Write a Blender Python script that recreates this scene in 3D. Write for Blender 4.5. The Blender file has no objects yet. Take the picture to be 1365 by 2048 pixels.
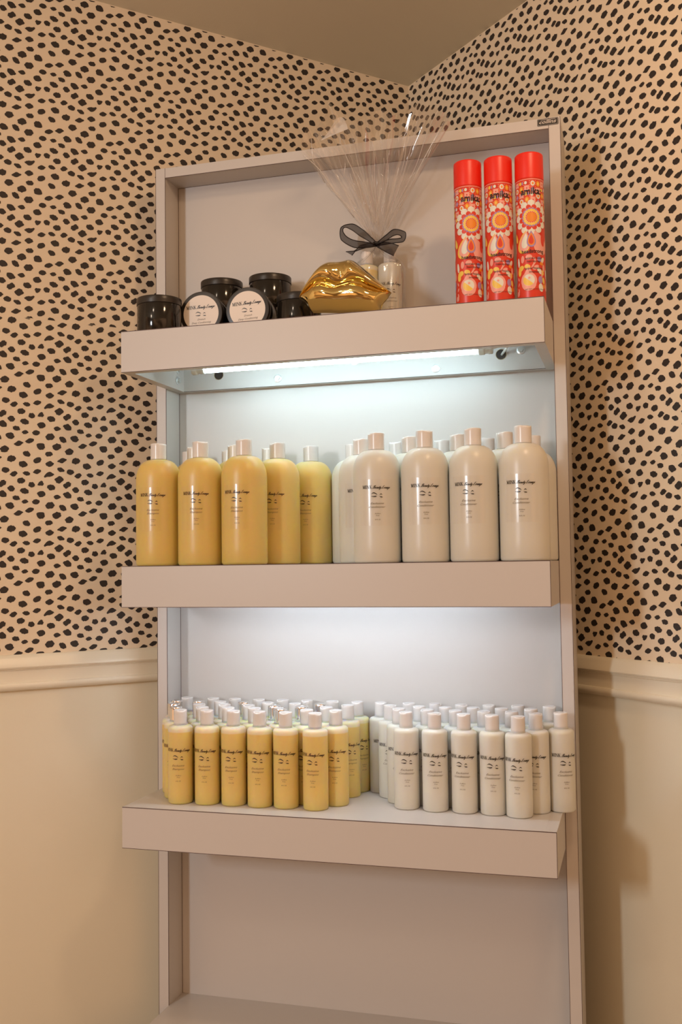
import bpy, math, random
from mathutils import Vector, Matrix
random.seed(7)
S = 0.8            # metres per layout unit (one unit = the clear width between the side panels)
ZO = 0.42          # floor to layout zero, metres
PI = math.pi
col = bpy.context.scene.collection
def P3(x, y, z): return Vector((x*S, y*S, z*S + ZO))

# ------------------------------------------------------------------ camera
cam = bpy.data.objects.new('camera', bpy.data.cameras.new('camera')); col.objects.link(cam)
cam.data.sensor_fit = 'VERTICAL'; cam.data.sensor_height = 36.0; cam.data.lens = 36.0*2044.2/2048
cam.data.clip_start = 0.05
r_, u_, f_ = Vector((.9604, .2784, -.0134)), Vector((.0272, -.0457, .9986)), Vector((-.2774, .9594, .0514))
m3 = Matrix((r_, u_, -f_)).transposed()
cam.matrix_world = Matrix.Translation(P3(1.17492, -2.42681, 1.288)) @ m3.to_4x4()
bpy.context.scene.camera = cam

# ------------------------------------------------------------------ light
sc = bpy.context.scene
sc.view_settings.view_transform = 'Standard'; sc.view_settings.look = 'None'
sc.view_settings.exposure = 0.0; sc.view_settings.gamma = 1.0
w = bpy.data.worlds.new('world'); sc.world = w; w.use_nodes = True
w.node_tree.nodes['Background'].inputs[0].default_value = (1.0, .51, .25, 1)
w.node_tree.nodes['Background'].inputs[1].default_value = 0.82
# the rest of the salon: lighter and darker patches all round, for the ambient light and the reflections
wt = w.node_tree; wtc = wt.nodes.new('ShaderNodeTexCoord'); wn = wt.nodes.new('ShaderNodeTexNoise'); wr = wt.nodes.new('ShaderNodeValToRGB')
wn.inputs['Scale'].default_value = 1.9; wn.inputs['Detail'].default_value = 2.5; wn.inputs['Distortion'].default_value = .6
e_ = wr.color_ramp.elements; e_[0].position = .36; e_[0].color = (.24, .115, .05, 1); e_[1].position = .66; e_[1].color = (1.75, .95, .50, 1)
wt.links.new(wtc.outputs['Generated'], wn.inputs['Vector']); wt.links.new(wn.outputs['Fac'], wr.inputs[0]); wt.links.new(wr.outputs[0], wt.nodes['Background'].inputs[0])
def area(name, loc, target, sx, sy, power, colr):
    l = bpy.data.lights.new(name, 'AREA'); l.shape = 'RECTANGLE'; l.size = sx; l.size_y = sy
    l.energy = power; l.color = colr
    o = bpy.data.objects.new(name, l); col.objects.link(o); o.location = P3(*loc)
    d = (P3(*target) - P3(*loc)).normalized(); o.rotation_euler = d.to_track_quat('-Z', 'Y').to_euler()
    return o
area('key_lamp', (-1.1, -4.3, 2.0), (.5, 0, 1.3), .22, .45, 29, (.95, 1.0, 1.05))
area('room_fill_lamp', (-.7, -2.9, 2.75), (.6, 0, 1.2), .12, .12, 2.2, (1.0, .80, .62))  # unseen ceiling lamp, added for highlights and fill on the right wall
area('room_fill_lamp', (1.35, -1.1, 2.80), (1.1, 0, .6), .16, .16, 6, (1.0, .66, .40))
area('room_fill_lamp', (-.1, -1.9, 2.78), (.6, 0, 1.0), .10, .10, 1.0, (1.0, .8, .62))  # unseen small lamp, added for highlights and room fill

# ------------------------------------------------------------------ materials
def mat(name, rgb, rough=.5, metal=0, spec=.5, sss=0, sssr=(1,1,1), sssc=.01, coat=0, emit=None, es=0, bump=0, bscale=200):
    m = bpy.data.materials.new(name); m.use_nodes = True; nt = m.node_tree; b = nt.nodes['Principled BSDF']
    b.inputs['Base Color'].default_value = (*rgb, 1); b.inputs['Roughness'].default_value = rough
    b.inputs['Metallic'].default_value = metal; b.inputs['Specular IOR Level'].default_value = spec
    if sss:
        b.inputs['Subsurface Weight'].default_value = sss; b.inputs['Subsurface Radius'].default_value = sssr
        b.inputs['Subsurface Scale'].default_value = sssc
    if coat: b.inputs['Coat Weight'].default_value = coat; b.inputs['Coat Roughness'].default_value = .08
    if emit: b.inputs['Emission Color'].default_value = (*emit, 1); b.inputs['Emission Strength'].default_value = es
    if bump:
        tc = nt.nodes.new('ShaderNodeTexCoord'); n = nt.nodes.new('ShaderNodeTexNoise'); bp = nt.nodes.new('ShaderNodeBump')
        n.inputs['Scale'].default_value = bscale; n.inputs['Detail'].default_value = 3
        bp.inputs['Strength'].default_value = bump; bp.inputs['Distance'].default_value = .001
        nt.links.new(tc.outputs['Object'], n.inputs['Vector']); nt.links.new(n.outputs['Fac'], bp.inputs['Height'])
        nt.links.new(bp.outputs['Normal'], b.inputs['Normal'])
    return m
def noise_tint(m, scale, a, b_):
    nt = m.node_tree; b = nt.nodes['Principled BSDF']
    tc = nt.nodes.new('ShaderNodeTexCoord'); n = nt.nodes.new('ShaderNodeTexNoise'); n.inputs['Scale'].default_value = scale
    n.inputs['Detail'].default_value = 5
    mx = nt.nodes.new('ShaderNodeMix'); mx.data_type = 'RGBA'; mx.inputs[6].default_value = (*a, 1); mx.inputs[7].default_value = (*b_, 1)
    nt.links.new(tc.outputs['Object'], n.inputs['Vector']); nt.links.new(n.outputs['Fac'], mx.inputs[0]); nt.links.new(mx.outputs[2], b.inputs['Base Color'])
M = {}
M['paper'] = mat('wallpaper_ground', (.72, .555, .36), .75, bump=.15, bscale=900)
noise_tint(M['paper'], 60, (.79, .665, .49), (.82, .695, .52))
M['spot'] = mat('wallpaper_ink', (.028, .021, .018), .6)
M['paint'] = mat('cream_wall_paint', (.79, .74, .58), .38, bump=.12, bscale=350)
M['trim'] = mat('cream_gloss_trim', (.82, .765, .61), .3)
M['ceil'] = mat('beige_ceiling_paint', (.76, .72, .58), .8, bump=.2, bscale=250)
M['floor'] = mat('brown_floor', (.22, .14, .09), .4)
noise_tint(M['floor'], 4, (.20, .12, .07), (.28, .18, .11))
M['lam'] = mat('white_laminate', (.58, .552, .52), .38, bump=.03, bscale=700)
M['seam'] = mat('laminate_seam', (.10, .06, .05), .6)
M['steel'] = mat('zinc_bolt', (.75, .78, .78), .3, metal=.9)
M['fix'] = mat('lamp_fixture_plastic', (.8, .82, .8), .4)
M['sock'] = mat('lamp_socket', (.62, .64, .58), .25)
M['tube'] = mat('fluorescent_tube', (.9, .95, .95), .3, emit=(.66, .90, 1.0), es=23)
M['tube2'] = mat('fluorescent_tube_cool', (.9, .95, .95), .3, emit=(.70, .84, 1.0), es=30)
M['hole'] = mat('dark_hole', (.03, .02, .015), .7)
M['brass'] = mat('grommet_brass', (.35, .25, .12), .35, metal=.7)
M['white'] = mat('conditioner_plastic', (.67, .665, .60), .33, sss=1, sssr=(1, .95, .7), sssc=.012)
M['cap'] = mat('white_cap_plastic', (.72, .70, .68), .25, sss=.6, sssr=(1, .9, .8), sssc=.004)
M['chrome'] = mat('chrome_cap', (.85, .85, .86), .07, metal=1)
M['print'] = mat('black_print', (.012, .008, .008), .35)
M['print2'] = mat('grey_print', (.12, .09, .06), .4)
M['black'] = mat('black_jar_plastic', (.010, .008, .006), .10)
M['lid'] = mat('black_lid_plastic', (.022, .018, .015), .32)
M['label'] = mat('paper_label', (.80, .73, .66), .5)
M['gold'] = mat('gold_glaze', (.78, .60, .24), .06, metal=1)
M['red'] = mat('red_cap', (.80, .022, .008), .38)
for k, c in dict(cred=(.66, .045, .02), cwhite=(.72, .72, .64), cpink=(.80, .36, .30), clav=(.36, .24, .46), cyel=(.82, .56, .09), cora=(.80, .25, .02), crim=(.55, .03, .02)).items():
    M[k] = mat('can_' + k, c, .35)
M['badge'] = mat('badge_black', (.015, .012, .012), .4)
M['badgew'] = mat('badge_silver', (.62, .56, .5), .4)

def amber(name):
    # frosted bottle: shampoo below the fill line, empty milky shoulder above it
    m = mat(name, (.9, .6, .15), .36, sss=1, sssr=(1.0, .55, .08), sssc=.03)
    return m
M['amber_big'] = amber('amber_shampoo_bottle')
M['amber_small'] = amber('amber_shampoo_bottle_small')
def fill_line(m, z, base, top, wdt):
    nt = m.node_tree; b = nt.nodes['Principled BSDF']
    tc = nt.nodes.new('ShaderNodeTexCoord'); sp = nt.nodes.new('ShaderNodeSeparateXYZ'); mr = nt.nodes.new('ShaderNodeMapRange')
    mr.inputs[1].default_value = z - wdt; mr.inputs[2].default_value = z + wdt
    mx = nt.nodes.new('ShaderNodeMix'); mx.data_type = 'RGBA'; mx.inputs[6].default_value = (*base, 1); mx.inputs[7].default_value = (*top, 1)
    nt.links.new(tc.outputs['Object'], sp.inputs[0]); nt.links.new(sp.outputs[2], mr.inputs[0])
    nt.links.new(mr.outputs[0], mx.inputs[0]); nt.links.new(mx.outputs[2], b.inputs['Base Color'])
fill_line(M['amber_big'], .250*S, (.68, .52, .17), (.68, .60, .34), .01*S)
fill_line(M['amber_small'], .168*S, (.70, .55, .20), (.70, .65, .50), .0015*S)

def clear(name, gloss, tint, rough, amount, vein=0):
    m = bpy.data.materials.new(name); m.use_nodes = True; nt = m.node_tree
    for n in list(nt.nodes): nt.nodes.remove(n)
    out = nt.nodes.new('ShaderNodeOutputMaterial'); mx = nt.nodes.new('ShaderNodeMixShader')
    t = nt.nodes.new('ShaderNodeBsdfTransparent'); t.inputs[0].default_value = (*tint, 1)
    g = nt.nodes.new('ShaderNodeBsdfGlossy'); g.inputs[0].default_value = (*gloss, 1); g.inputs[1].default_value = rough
    fr = nt.nodes.new('ShaderNodeLayerWeight'); fr.inputs[0].default_value = .35
    mr = nt.nodes.new('ShaderNodeMapRange'); mr.inputs[3].default_value = amount; mr.inputs[4].default_value = min(1, amount*5)
    nt.links.new(fr.outputs['Facing'], mr.inputs[0]); nt.links.new(mr.outputs[0], mx.inputs[0])
    nt.links.new(t.outputs[0], mx.inputs[1]); nt.links.new(g.outputs[0], mx.inputs[2]); nt.links.new(mx.outputs[0], out.inputs[0])
    return m
M['film'] = clear('cellophane', (1, 1, 1), (.985, .98, .975), .09, .095)
M['crease_glint'] = clear('cellophane_crease_glint', (1, 1, 1), (.97, .96, .95), .22, .38)
_nt = M['crease_glint'].node_tree; _df = _nt.nodes.new('ShaderNodeBsdfDiffuse'); _df.inputs[0].default_value = (.9, .88, .86, 1)  # white mixed into the colour so the folds show highlight streaks
_ad = _nt.nodes.new('ShaderNodeMixShader'); _ad.inputs[0].default_value = .38; _o = [n for n in _nt.nodes if n.type == 'OUTPUT_MATERIAL'][0]
_src = _o.inputs[0].links[0].from_socket; _nt.links.new(_src, _ad.inputs[1]); _nt.links.new(_df.outputs[0], _ad.inputs[2]); _nt.links.new(_ad.outputs[0], _o.inputs[0])
M['sticker'] = clear('clear_sticker', (1, 1, 1), (.99, .985, .98), .16, .035)
def organza():
    m = bpy.data.materials.new('black_organza'); m.use_nodes = True; nt = m.node_tree
    for n in list(nt.nodes): nt.nodes.remove(n)
    out = nt.nodes.new('ShaderNodeOutputMaterial'); mx = nt.nodes.new('ShaderNodeMixShader'); mx.inputs[0].default_value = .74
    t = nt.nodes.new('ShaderNodeBsdfTransparent'); d = nt.nodes.new('ShaderNodeBsdfDiffuse'); d.inputs[0].default_value = (.016, .012, .012, 1)
    nt.links.new(t.outputs[0], mx.inputs[1]); nt.links.new(d.outputs[0], mx.inputs[2]); nt.links.new(mx.outputs[0], out.inputs[0])
    return m
M['organza'] = organza()

# ------------------------------------------------------------------ helpers
class MB:
    """collects geometry in layout units; build() links it as ONE mesh object"""
    def __init__(s): s.v = []; s.f = []; s.m = []
    def add(s, vs, fs, m=0):
        o = len(s.v); s.v += [tuple(v) for v in vs]
        for f in fs: s.f.append(tuple(o + i for i in f)); s.m.append(m)
    def box(s, x0, x1, y0, y1, z0, z1, m=0):
        vs = [(x, y, z) for x in (x0, x1) for y in (y0, y1) for z in (z0, z1)]
        s.add(vs, [(0, 1, 3, 2), (4, 6, 7, 5), (0, 4, 5, 1), (2, 3, 7, 6), (0, 2, 6, 4), (1, 5, 7, 3)], m)
    def lathe(s, prof, n=48, m=0, notch=None):
        o = len(s.v); k = len(prof)
        for (r, z) in prof:
            for i in range(n):
                a = 2*PI*i/n - PI/2
                zz = z
                if notch and r > notch[0] and z > notch[1]:
                    d = abs((i/n*2*PI + PI) % (2*PI) - PI)
                    if d < notch[2]: zz = z - notch[3]*math.cos(d/notch[2]*PI/2)**.6
                s.v.append((r*math.cos(a), r*math.sin(a), zz))
        for j in range(k-1):
            for i in range(n):
                a, b = o + j*n + i, o + j*n + (i+1) % n
                s.f.append((a, b, b+n, a+n)); s.m.append(m)
        s.f.append(tuple(o + i for i in range(n))[::-1]); s.m.append(m)
        s.f.append(tuple(o + (k-1)*n + i for i in range(n))); s.m.append(m)
    def tube(s, pts, r, n=8, m=0):
        pts = [Vector(p) for p in pts]; o = len(s.v); N = len(pts)
        up = Vector((0, 0, 1)); prev = None
        for i, p in enumerate(pts):
            t = (pts[min(i+1, N-1)] - pts[max(i-1, 0)]).normalized()
            a = prev - t*prev.dot(t) if prev is not None else (up.cross(t) if abs(t.z) < .9 else Vector((1, 0, 0)).cross(t))
            a.normalize(); prev = a; b = t.cross(a)
            rr = r[i] if isinstance(r, (list, tuple)) else r
            for k in range(n):
                g = 2*PI*k/n; s.v.append(tuple(p + (a*math.cos(g) + b*math.sin(g))*rr))
        for i in range(N-1):
            for k in range(n):
                q, w_ = o + i*n + k, o + i*n + (k+1) % n
                s.f.append((q, w_, w_+n, q+n)); s.m.append(m)
        s.f.append(tuple(o+k for k in range(n))[::-1]); s.m.append(m)
        s.f.append(tuple(o+(N-1)*n+k for k in range(n))); s.m.append(m)
    def grid(s, fn, nu, nv, m=0, wrap=False):
        o = len(s.v)
        for j in range(nv+1):
            for i in range(nu + (0 if wrap else 1)): s.v.append(tuple(fn(i/nu, j/nv)))
        W_ = nu if wrap else nu+1
        for j in range(nv):
            for i in range(nu):
                a, b = o + j*W_ + i, o + j*W_ + (i+1) % W_
                s.f.append((a, b, b+W_, a+W_)); s.m.append(m)
    def build(s, name, mats, parent=None, smooth=False, loc=(0, 0, 0), angle=None):
        me = bpy.data.meshes.new(name)
        me.from_pydata([(x*S, y*S, z*S) for x, y, z in s.v], [], s.f)
        for q in (mats if isinstance(mats, (list, tuple)) else [mats]): me.materials.append(q)
        me.polygons.foreach_set('material_index', s.m)
        if smooth: me.polygons.foreach_set('use_smooth', [True]*len(me.polygons))
        me.update()
        if smooth and angle: me.set_sharp_from_angle(angle=math.radians(angle))
        o = bpy.data.objects.new(name, me); col.objects.link(o)
        if parent is not None: o.parent = parent; o.location = tuple(c*S for c in loc)
        else: o.location = P3(*loc)
        return o
def thing(name, label, cat, loc=(0, 0, 0), rz=0, group=None):
    o = bpy.data.objects.new(name, None); col.objects.link(o); o.empty_display_size = .02
    o.location = P3(*loc); o.rotation_euler = (0, 0, rz); o['label'] = label; o['category'] = cat
    if group: o['group'] = group
    return o
def structure(o): o['kind'] = 'structure'; return o
def bevel(o, w_=.0008, seg=2):
    b = o.modifiers.new('bevel', 'BEVEL'); b.width = w_; b.segments = seg; b.limit_method = 'ANGLE'; b.angle_limit = .6
    return o

# flat artwork: polygons (points, material, layer) wrapped on a cylinder or laid on a plane
def tri_split(tris, thr):
    out = []; st = list(tris)
    while st:
        a, b, c = st.pop()
        e = [abs(a[0]-b[0]), abs(b[0]-c[0]), abs(c[0]-a[0])]
        i = e.index(max(e))
        if e[i] <= thr: out.append((a, b, c)); continue
        md = lambda p, q: ((p[0]+q[0])/2, (p[1]+q[1])/2)
        if i == 0: m_ = md(a, b); st += [(a, m_, c), (m_, b, c)]
        elif i == 1: m_ = md(b, c); st += [(a, b, m_), (a, m_, c)]
        else: m_ = md(c, a); st += [(a, b, m_), (m_, b, c)]
    return out
class Art:
    def __init__(s): s.t = []
    def poly(s, pts, m=0, layer=0):
        if len(pts) == 3: s.t.append((tuple(pts), m, layer)); return
        cx = sum(p[0] for p in pts)/len(pts); cy = sum(p[1] for p in pts)/len(pts)
        for i in range(len(pts)): s.t.append((((cx, cy), pts[i], pts[(i+1) % len(pts)]), m, layer))
    def ell(s, x, y, a, b, m=0, layer=0, n=20, rot=0):
        c_, s_ = math.cos(rot), math.sin(rot)
        s.poly([(x + a*math.cos(t)*c_ - b*math.sin(t)*s_, y + a*math.cos(t)*s_ + b*math.sin(t)*c_) for t in [2*PI*i/n for i in range(n)]], m, layer)
    def rect(s, x0, x1, y0, y1, m=0, layer=0): s.poly([(x0, y0), (x1, y0), (x1, y1), (x0, y1)], m, layer)
    def drop(s, x, y, w_, h, m=0, layer=0, rot=0):
        pts = []
        for i in range(26):
            t = 2*PI*i/26; px = w_*math.sin(t)*math.sin(t/2)**1.1; py = h*math.cos(t)
            c_, s_ = math.cos(rot), math.sin(rot); pts.append((x + px*c_ - py*s_, y + px*s_ + py*c_))
        s.poly(pts, m, layer)
    def stroke(s, pts, wd, m=0, layer=0, smooth=4, calli=0):
        if smooth and len(pts) > 2:
            q = []
            P_ = [pts[0]] + list(pts) + [pts[-1]]
            for i in range(1, len(P_)-2):
                for k in range(smooth):
                    t = k/smooth; a, b, c, d = P_[i-1:i+3]
                    q.append(tuple(.5*((2*b[j]) + (-a[j]+c[j])*t + (2*a[j]-5*b[j]+4*c[j]-d[j])*t*t + (-a[j]+3*b[j]-3*c[j]+d[j])*t**3) for j in (0, 1)))
            q.append(pts[-1]); pts = q
        L = []; R = []; N = len(pts)
        for i, p in enumerate(pts):
            a = pts[max(i-1, 0)]; b = pts[min(i+1, N-1)]; dx, dy = b[0]-a[0], b[1]-a[1]; l = math.hypot(dx, dy) or 1e-9
            w_ = wd[i*len(wd)//N] if isinstance(wd, (list, tuple)) else wd
            if calli: w_ = w_*(.42 + calli*max(0, -dy/l)**1.0)
            nx, ny = -dy/l*w_/2, dx/l*w_/2; L.append((p[0]+nx, p[1]+ny)); R.append((p[0]-nx, p[1]-ny))
        for i in range(N-1):
            s.t.append(((L[i], R[i], R[i+1]), m, layer)); s.t.append(((L[i], R[i+1], L[i+1]), m, layer))
    def text(s, body, x, y, size, m=0, layer=0, shear=0, width=None, align='CENTER', bold=0, sy=1):
        cu = bpy.data.curves.new('t', 'FONT'); cu.body = body; cu.size = 1; cu.shear = shear; cu.align_x = 'LEFT'
        cu.resolution_u = 2; cu.offset = bold
        ob = bpy.data.objects.new('t', cu); col.objects.link(ob); bpy.context.view_layer.update()
        dg = bpy.context.evaluated_depsgraph_get(); me = bpy.data.meshes.new_from_object(ob.evaluated_get(dg))
        xs = [v.co.x for v in me.vertices]; x0, x1 = min(xs), max(xs)
        kx = (width/(x1-x0)) if width else size; off = -(x0+x1)/2 if align == 'CENTER' else -x0
        for p in me.polygons:
            vs = [me.vertices[i].co for i in p.vertices]
            q = [(x + (v.x+off)*kx, y + v.y*size*sy) for v in vs]
            for i in range(1, len(q)-1): s.t.append(((q[0], q[i], q[i+1]), m, layer))
        bpy.data.objects.remove(ob); bpy.data.curves.remove(cu); bpy.data.meshes.remove(me)
    def wrap(s, R, z0, base=.0004, step=.00016, thr=.004):
        mb = MB()
        for tri, m, layer in s.t:
            a, b, c = tri
            if (b[0]-a[0])*(c[1]-a[1]) - (b[1]-a[1])*(c[0]-a[0]) < 0: tri = (a, c, b)
            rr = R + base + step*layer
            for t in tri_split([tri], thr):
                mb.add([(rr*math.sin(p[0]/R), -rr*math.cos(p[0]/R), z0 + p[1]) for p in t], [(0, 1, 2)], m)
        return mb
    def plane(s, y, base=.0003, step=.0002):   # faces -Y, x right, y up
        mb = MB()
        for tri, m, layer in s.t:
            a, b, c = tri
            if (b[0]-a[0])*(c[1]-a[1]) - (b[1]-a[1])*(c[0]-a[0]) < 0: tri = (a, c, b)
            mb.add([(p[0], y - base - step*layer, p[1]) for p in tri], [(0, 1, 2)], m)
        return mb

SCRIPT = {
 'B': (1.2, [[(.5, 2.1), (.3, 1.1), (.1, .15), (-.25, .05)], [(-.15, 1.5), (.1, 2.1), (.75, 2.25), (1.0, 1.75), (.45, 1.2), (.95, .95), (.85, .2), (.35, -.05), (.0, .2)]]),
 'L': (1.25, [[(.95, 1.75), (.85, 2.2), (.5, 2.0), (.4, 1.1), (.2, .2), (-.15, .0), (.0, .25), (.5, .02), (1.0, .1), (1.3, .45)]]),
 'e': (.66, [[(-.05, .2), (.35, .6), (.5, .92), (.3, 1.0), (.1, .7), (.1, .2), (.35, 0), (.72, .35)]]),
 'a': (.88, [[(.6, .85), (.3, 1), (.05, .6), (.08, .1), (.35, .05), (.6, .5), (.66, .98)], [(.66, .98), (.6, .3), (.7, 0), (.95, .3)]]),
 'u': (.85, [[(-.05, .5), (.12, 1), (.1, .4), (.22, 0), (.45, .15), (.6, .95)], [(.6, .95), (.56, .3), (.66, 0), (.92, .3)]]),
 't': (.5, [[(-.05, .4), (.2, 1.0), (.28, 1.7), (.18, .6), (.25, 0), (.55, .3)], [(-.02, 1.1), (.5, 1.15)]]),
 'y': (.85, [[(-.05, .5), (.12, 1), (.1, .4), (.25, .05), (.5, .3), (.62, 1)], [(.62, 1), (.5, -.2), (.25, -.95), (.0, -.8), (.25, -.3), (.9, .4)]]),
 'o': (.72, [[(.4, 1), (.1, .8), (.05, .2), (.3, 0), (.52, .3), (.52, .8), (.38, 1.0), (.5, .8), (.8, .85)]]),
 'n': (.82, [[(-.05, .6), (.12, 1), (.08, 0)], [(.1, .3), (.4, 1), (.52, .7), (.45, .1), (.6, 0), (.9, .35)]]),
 'g': (.85, [[(.6, .85), (.3, 1), (.05, .6), (.1, .1), (.35, .1), (.62, .9)], [(.62, .9), (.5, -.3), (.25, -.95), (-.02, -.8), (.2, -.3), (.95, .4)]]),
}
def script_text(art, body, x, y, xh, width, m=0, layer=0, sl=.55, lw=.17, drop=0):
    tot = sum(SCRIPT.get(c, (.45, None))[0] for c in body); k = (width - xh*sl*1.4)/tot; cx = x
    for c in body:
        adv, st = SCRIPT.get(c, (.45, []))
        for pl in st:
            art.stroke([(cx + px*k + sl*py*xh, y + py*xh) for px, py in pl], xh*lw*1.75, m, layer, 3, calli=1.0)
        cx += adv*k
def serif_mink(art, x, y, h, width, m=0, layer=0):
    k = width/4.25; t = h*.085
    def V(x0, w_): art.rect(x + (x0-w_/2)*k, x + (x0+w_/2)*k, y, y+h, m, layer)
    def SR(x0, yy, w_=.30): art.rect(x + (x0-w_/2)*k, x + (x0+w_/2)*k, y + yy*h - (t if yy else 0), y + yy*h + (0 if yy else t), m, layer)
    # M
    V(.16, .13); V(.98, .27); art.stroke([(x + .14*k, y+h), (x + .56*k, y+.08*h)], .27*k, m, layer, 0); art.stroke([(x + .56*k, y+.08*h), (x + .98*k, y+h)], .08*k, m, layer, 0)
    for a in ((.16, 0), (.98, 0), (.10, 1), (1.02, 1)): SR(*a)
    V(1.62, .29); SR(1.62, 0, .5); SR(1.62, 1, .5)
    V(2.2, .13); V(2.98, .13); art.stroke([(x + 2.2*k, y+h), (x + 2.98*k, y)], .22*k, m, layer, 0); SR(2.2, 0); SR(2.12, 1); SR(2.98, 1)
    V(3.45, .27); SR(3.45, 0, .4); SR(3.45, 1, .4); art.stroke([(x+3.5*k, y+.42*h), (x+4.1*k, y+h)], .08*k, m, layer, 0); art.stroke([(x+3.68*k, y+.6*h), (x+4.15*k, y)], .22*k, m, layer, 0)
    SR(4.1, 1, .32); SR(4.15, 0, .32)
def eyes(art, x, y, k=1, m=0, layer=0):
    def pt(a, b): return (x + a*k, y + b*k)
    art.stroke([pt(-.0122, -.0118), pt(-.0085, -.0094), pt(-.0045, -.0098), pt(.0012, -.0134)], [0.00065*k, 0.00169*k, 0.00221*k, 0.00182*k, 0.00078*k], m, layer, 4)
    art.stroke([pt(-.0115, -.0166), pt(-.0075, -.0172), pt(-.0035, -.0172), pt(-.0005, -.0160)], [0.00091*k, 0.00195*k, 0.00221*k, 0.00104*k], m, layer, 4)
    for a, b, dx, dy in ((-.0115, -.0166, -.0012, .0002), (-.0095, -.0172, -.0012, -.001), (-.0065, -.0176, -.0008, -.0016), (-.004, -.0176, .0002, -.0018), (-.0018, -.0168, .0010, -.0012)):
        art.stroke([pt(a, b), pt(a+dx, b+dy)], 0.00065*k, m, layer, 0)
    art.stroke([pt(.0062, -.0140), pt(.0082, -.0122), pt(.0100, -.0119), pt(.0120, -.0138)], [0.00078*k, 0.00182*k, 0.00169*k, 0.00078*k], m, layer, 4)
    art.stroke([pt(.0056, -.0168), pt(.0080, -.0182), pt(.0108, -.0184), pt(.0124, -.0190)], [0.00078*k, 0.00182*k, 0.00195*k, 0.00104*k], m, layer, 4)
    for a, b, dx, dy in ((.0120, -.0188, .0012, .0003), (.0105, -.0188, .0011, -.0012), (.008, -.0186, .0004, -.0013)):
        art.stroke([pt(a, b), pt(a+dx, b+dy)], 0.00065*k, m, layer, 0)
def bottle_print(kind, ounces):
    a = Art()
    serif_mink(a, -.0325, 0, .0076, .0212)
    script_text(a, 'Beauty Lounge', -.0092, .0004, .0030, .0415)
    eyes(a, 0, 0)
    a.text('Exclusive', .0005, -.0345, .0062, 1, shear=.45, width=.0300)
    a.text(kind, .0003, -.0425, .0062, 1, shear=.45, width=.0370 if kind == 'Conditioner' else .0290)
    a.text('Sulfate', .0012, -.0565, .0036, 1, shear=.4, width=.0130)
    a.text('Free', .0010, -.0608, .0036, 1, shear=.4, width=.0078)
    a.text(ounces, .0012, -.0696, .0034, 1, width=.0120, bold=.01)
    return a

# ------------------------------------------------------------------ the room
KX, KY, TH = .50338, .75082, .81501
dl = (-math.cos(TH), -math.sin(TH)); dr = (math.sin(TH), -math.cos(TH))      # along each wall, away from the corner
nl = (math.sin(TH), -math.cos(TH)); nr = (-math.cos(TH), -math.sin(TH))      # into the room
def on_wall(side, s_, off, z):
    d, n = ((dl, nl), (dr, nr))[side]
    return (KX + d[0]*s_ + n[0]*off, KY + d[1]*s_ + n[1]*off, z)
ZF = -ZO/S; ZC = 2.834
TILE = [(-0.0481, 0.0267, 0.0101, 0.0027, -0.0, 0.0081, 's'), (-0.0062, 0.034, 0.0098, -0.0033, 0.0034, 0.0071, 'e'), (0.0188, 0.0519, 0.0107, -0.0012, 0.0025, 0.0078, 'e'), (0.0826, 0.0627, 0.0092, -0.003, 0.0027, 0.0054, 'e'), (0.0623, 0.0443, 0.0101, -0.0038, 0.0037, 0.0071, 'e'), (-0.0269, 0.0132, 0.0115, -0.0002, 0.0022, 0.0092, 'd'), (0.0201, 0.0244, 0.0081, -0.0009, 0.0022, 0.007, 't'), (0.0438, 0.028, 0.0079, -0.0036, 0.0037, 0.0064, 'e'), (-0.0564, -0.0078, 0.0097, -0.0022, 0.0028, 0.0071, 'e'), (-0.0311, -0.0134, 0.0095, -0.0033, 0.0025, 0.0053, 'e'), (-0.0, 0.0, 0.013, 0.0034, -0.0, 0.0064, 'b'), (0.0711, 0.018, 0.0099, -0.0011, 0.0025, 0.0078, 'e'), (0.0953, 0.0392, 0.0084, -0.0038, 0.0038, 0.0065, 'e'), (0.1167, 0.0533, 0.0111, -0.0044, 0.0041, 0.0075, 'e'), (0.1441, 0.0585, 0.0092, -0.001, 0.002, 0.0062, 'd'), (0.0296, -0.0066, 0.01, 0.0017, 0.0005, 0.0064, 'd'), (0.0569, -0.001, 0.0087, -0.0019, 0.0022, 0.0055, 'e'), (-0.0705, -0.0374, 0.011, -0.0003, 0.002, 0.0087, 'e'), (-0.0349, -0.0376, 0.0115, 0.0019, 0.0005, 0.0068, 'd'), (-0.0025, -0.0274, 0.0103, -0.0002, 0.0018, 0.0073, 'e'), (0.0297, -0.0358, 0.0107, 0.0027, -0.0, 0.0081, 'e'), (0.0659, -0.0243, 0.0108, -0.0025, 0.0031, 0.0077, 'e'), (0.0888, 0.0012, 0.0099, 0.0017, 0.0005, 0.0065, 'd'), (-0.0537, -0.0613, 0.0117, -0.0004, 0.0021, 0.0087, 'e'), (-0.0004, -0.0532, 0.0099, -0.0003, 0.0015, 0.0064, 'e'), (-0.0208, -0.0729, 0.0118, -0.0004, 0.0022, 0.0091, 'e'), (0.0566, -0.0515, 0.0089, -0.0042, 0.0038, 0.0066, 'e'), (0.0202, -0.0725, 0.0108, -0.0038, 0.0041, 0.0084, 'e'), (-0.0678, -0.0959, 0.0104, -0.0038, 0.0037, 0.0078, 'e'), (-0.0368, -0.0927, 0.0081, -0.0065, 0.0045, 0.0059, 'e'), (-0.0037, -0.0985, 0.0124, -0.0005, 0.0021, 0.0088, 'e'), (0.0488, -0.0861, 0.0105, 0.0025, -0.0, 0.0068, 'd'), (0.0772, -0.0775, 0.0109, 0.0017, 0.0006, 0.007, 'd'), (0.0324, -0.1071, 0.0104, -0.0004, 0.0018, 0.0073, 'e'), (0.0605, -0.1072, 0.0086, 0.0002, 0.0011, 0.0055, 'd')]
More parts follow.
